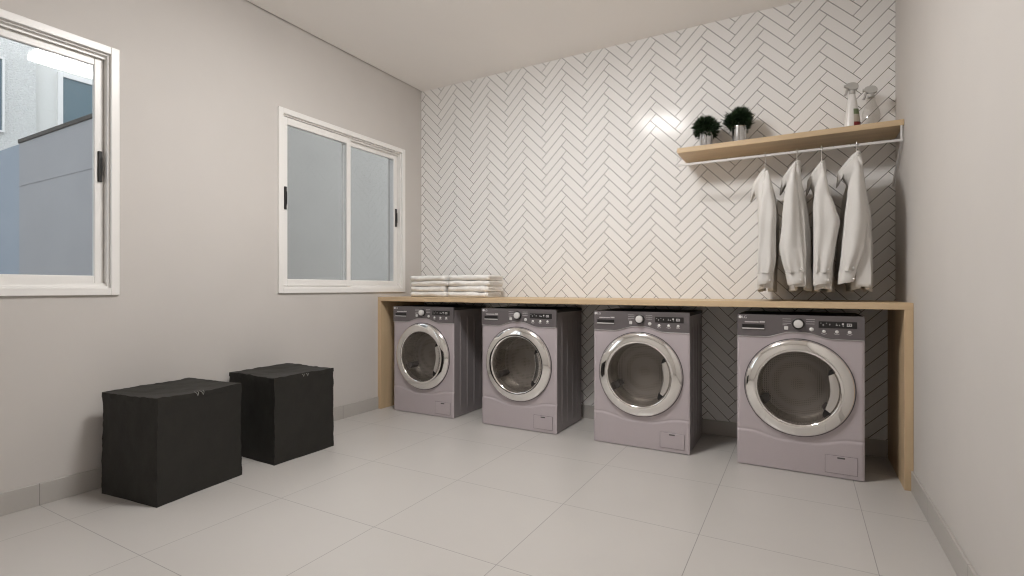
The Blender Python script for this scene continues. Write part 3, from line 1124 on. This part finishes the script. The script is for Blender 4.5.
def make_shirt(label, x, zneck, sleeve, front, seed, zcuff, body_c):
    """sleeve: rows (drop, centre x, half width) of the near sleeve; front: how far the collar falls forward"""
    t = thing('shirt', label, 'shirt', (x, SY + .005, zneck), 0, 'white shirts on hangers')
    n = 56
    cuffd = zneck - zcuff
    hemd = cuffd + .045
    rows = []
    nr = 40
    cx, ct = body_c
    for k in range(nr + 1):
        s = k / nr
        ring = []
        for i in range(n):
            a = 2 * PI * i / n            # 0 = +x (back), PI = -x (front)
            ca, sa = math.cos(a), math.sin(a)
            fr = max(0, -ca)
            # neck loop
            nx = -front * .85 * fr ** 1.2 + .010 * max(0, ca)
            ny = .062 * sa
            nz = -.012 - .105 * fr ** 1.5 - .012 * abs(sa)
            # shoulder ring
            px = (.018 if ca > 0 else .036) * (abs(ca) ** .8) * (1 if ca > 0 else -1)
            py = .205 * (abs(sa) ** .62) * (1 if sa > 0 else -1)
            pz = -.078 * abs(sa) ** 1.6 - .05 - .15 * fr ** 1.5 * (1 - abs(sa) ** 2)
            # hem ring
            th = ct
            hx = cx + th * (abs(ca) ** .75) * (1 if ca > 0 else -1)
            hy = .215 * (abs(sa) ** .7) * (1 if sa > 0 else -1)
            hz = -hemd + .025 * abs(sa) ** 3
            if s < .16:
                u = s / .16
                u1 = u * u * (3 - 2 * u) * .4 + u * .6
                p = Vector((nx + (px - nx) * u1, ny + (py - ny) * u ** .8, nz + (pz - nz) * u ** 1.2))
            else:
                u = (s - .16) / .84
                e = sstep(0, .45, u)
                p = Vector((px + (hx - px) * e, py + (hy - py) * e, pz + (hz - pz) * u))
                amp = .014 * sstep(.1, .8, u)
                p.x += amp * math.sin(a * 7 + seed * 2 + u * 1.2) + .006 * math.sin(a * 13 + seed) * u
                p.y += amp * .5 * math.cos(a * 5 + seed * 1.7)
            nv = noise.noise_vector(p * 9 + Vector((seed * 4, seed, 0)))
            p += nv * .006 * sstep(.05, .3, s)
            ring.append(p)
        rows.append(ring)
    bm = bmesh.new()
    loft(bm, rows, False, False)
    o = obj('shirt_body', bm, M['shirt'], t, 75)
    sm = o.modifiers.new('cloth thickness', 'SOLIDIFY'); sm.thickness = .0022; sm.offset = -1
    # collar: stand and folded leaf following the neck loop, points hanging in front
    bm = bmesh.new()
    cr = []
    m_ = 40
    for i in range(m_ + 1):
        a = -PI + .10 + (2 * PI - .20) * i / m_
        ca, sa = math.cos(a), math.sin(a)
        fr = max(0, -ca)
        b0 = Vector((-front * .85 * fr ** 1.2 + .010 * max(0, ca), .062 * sa, -.014 - .105 * fr ** 1.5 - .012 * abs(sa)))
        outw = Vector((ca, sa * .9, 0)).normalized()
        fall = .036 + .034 * sstep(.55, 1.0, fr)
        cr.append([b0 - outw * .001, b0 + Vector((0, 0, .016)) + outw * .001, b0 + Vector((0, 0, .018)) + outw * .006, b0 + outw * .010 - Vector((0, 0, fall * .35)), b0 + outw * .015 - Vector((0, 0, fall))])
    loft(bm, cr, False, False, False)
    o = obj('collar', bm, M['shirt'], t, 75)
    sm = o.modifiers.new('cloth thickness', 'SOLIDIFY'); sm.thickness = .003; sm.offset = 0
    # sleeves
    for sgn in (-1, 1):
        tab = sleeve
        nr2, nn = 40, 36
        rows = []
        d0, d1 = tab[0][0], cuffd - .062
        for k in range(nr2 + 1):
            s = k / nr2
            dz = d0 + (d1 - d0) * s
            c_, w_ = lerp_table(tab, dz)
            yc = sgn * (.10 + (.205 - .10) * sstep(0, .16, s)) + sgn * .012 * math.sin(s * PI)
            hy = .016 + .030 * sstep(0, .22, s) - .006 * s
            ring = []
            for i in range(nn):
                a = 2 * PI * i / nn
                ca, sa = math.cos(a), math.sin(a)
                p = Vector((c_ + w_ * (abs(ca) ** .85) * (1 if ca > 0 else -1), yc + hy * sa, -dz))
                f_ = sstep(.15, .5, s)
                p.y += .0065 * f_ * math.sin(ca * 5.0 + seed * 2 + s * 2.2) * (1 if sa * sgn > 0 else .4)
                p.y += .006 * sstep(.72, 1, s) * math.sin(ca * 9 + seed)
                nv = noise.noise_vector(Vector((p.x * 11, p.y * 8, p.z * 6)) + Vector((seed * 3, sgn, 2)))
                p += Vector((nv.x * .005, nv.y * .007, 0)) * f_
                ring.append(p)
            rows.append(ring)
        bm = bmesh.new()
        loft(bm, rows, True, False)
        sl = obj('sleeve', bm, M['shirt'], t, 75)
        # cuff
        bm = bmesh.new()
        ca_, wa_ = lerp_table(tab, cuffd - .066)
        cb_, wb_ = lerp_table(tab, cuffd - .012)
        yc = sgn * .205
        rows = []
        for dz, k, ky in ((cuffd - .066, .97, .9), (cuffd - .064, 1.03, 1.02), (cuffd - .03, 1.02, 1.0), (cuffd - .002, 1.03, 1.0), (cuffd, 1.0, .95), (cuffd - .004, .95, .88), (cuffd - .06, .93, .85)):
            u = 1 - (cuffd - dz) / .066
            c_, w_ = ca_ + (cb_ - ca_) * u, wa_ + (wb_ - wa_) * u
            rows.append([(c_ + w_ * k * (abs(math.cos(a)) ** .8) * (1 if math.cos(a) > 0 else -1), yc + .034 * ky * math.sin(a), -dz + .008 * math.cos(a) * u)
                         for a in [2 * PI * i / 36 for i in range(36)]])
        loft(bm, rows, False, False)
        cf = obj('cuff', bm, M['shirt'], sl, 50)
        for bz in ((.030,), (.022, .080))[sgn < 0]:
            bm = bmesh.new()
            xb = c_ + w_ * .62
            lathe_y(bm, [(.0052, yc + sgn * .030), (.0052, yc + sgn * .0385), (.004, yc + sgn * .040)], xb, -(cuffd - bz), 14, cap1=True)
            obj('button', bm, M['shirt_button'], cf, 40)
    return t

SH = [  # hook x, neck z, sleeve rows, collar fall, cuff height, body (centre, half thickness)
    (-.185, 1.712, [(.03, .014, .008), (.056, .020, .010), (.15, .024, .026), (.245, .025, .038), (.32, .023, .046), (.56, .018, .046), (.685, .006, .034)], .078, 1.022, (.012, .036)),
    (-.018, 1.740, [(.03, -.012, .008), (.103, -.019, .014), (.211, -.0257, .032), (.363, -.029, .043), (.516, -.029, .056), (.592, -.019, .052), (.71, -.001, .041)], .086, 1.022, (.018, .040)),
    (.105, 1.722, [(.03, -.002, .008), (.07, -.001, .0095), (.204, -.005, .034), (.30, .006, .052), (.367, .016, .062), (.502, .0065, .052), (.682, -.005, .040)], .074, 1.020, (.008, .040)),
    (.272, 1.756, [(.04, -.008, .009), (.109, -.0145, .015), (.254, -.0205, .038), (.396, -.019, .051), (.542, -.032, .050), (.717, -.064, .035)], .096, 1.026, (.010, .042)),
]
SLB = ['off-white shirt on the rail, farthest from the end wall', 'off-white shirt on the rail, second away from the potted plants',
       'off-white shirt on the rail, second away from the end wall', 'off-white shirt on the rail closest to the end wall, below the clear bottle']
HLB = ['thin hanger holding the shirt farthest from the end wall', 'thin hanger holding the second shirt along from the plants',
       'thin hanger holding the shirt second away from the end wall', 'thin hanger holding the shirt closest to the end wall']
for i, (x, zn, sl, fr, zc, bc) in enumerate(SH):
    make_hanger(HLB[i], x, zn)
    make_shirt(SLB[i], x, zn, sl, fr, i * 1.37 + .6, zc, bc)

# ------------------------------------------------------------------ light, sky, camera
w = bpy.data.worlds.new('sky')
scene.world = w
w.use_nodes = True
nt = w.node_tree
bg = nt.nodes['Background']
bg.inputs['Color'].default_value = (.93, .96, 1.0, 1)     # even overcast sky
bg.inputs['Strength'].default_value = 1.9

cam = bpy.data.cameras.new('camera')
cam.sensor_width = 36.0
cam.lens = 18.0
cam.clip_start = .02
co = bpy.data.objects.new('camera', cam)
COL.objects.link(co)
co.location = (0, 0, 1.0)
co.rotation_euler = (PI / 2, 0, math.atan2(288.5, 512))
scene.camera = co

scene.view_settings.view_transform = 'Standard'
scene.view_settings.look = 'None'
scene.view_settings.gamma = 1.0
scene.view_settings.use_curve_mapping = False
scene.view_settings.exposure = 0.0
scene.cycles.filter_width = 1.15
scene.cycles.use_denoising = True
scene.cycles.max_bounces = 14
scene.cycles.diffuse_bounces = 8
scene.cycles.glossy_bounces = 6
scene.cycles.transparent_max_bounces = 16
scene.cycles.caustics_reflective = False
scene.cycles.caustics_refractive = False
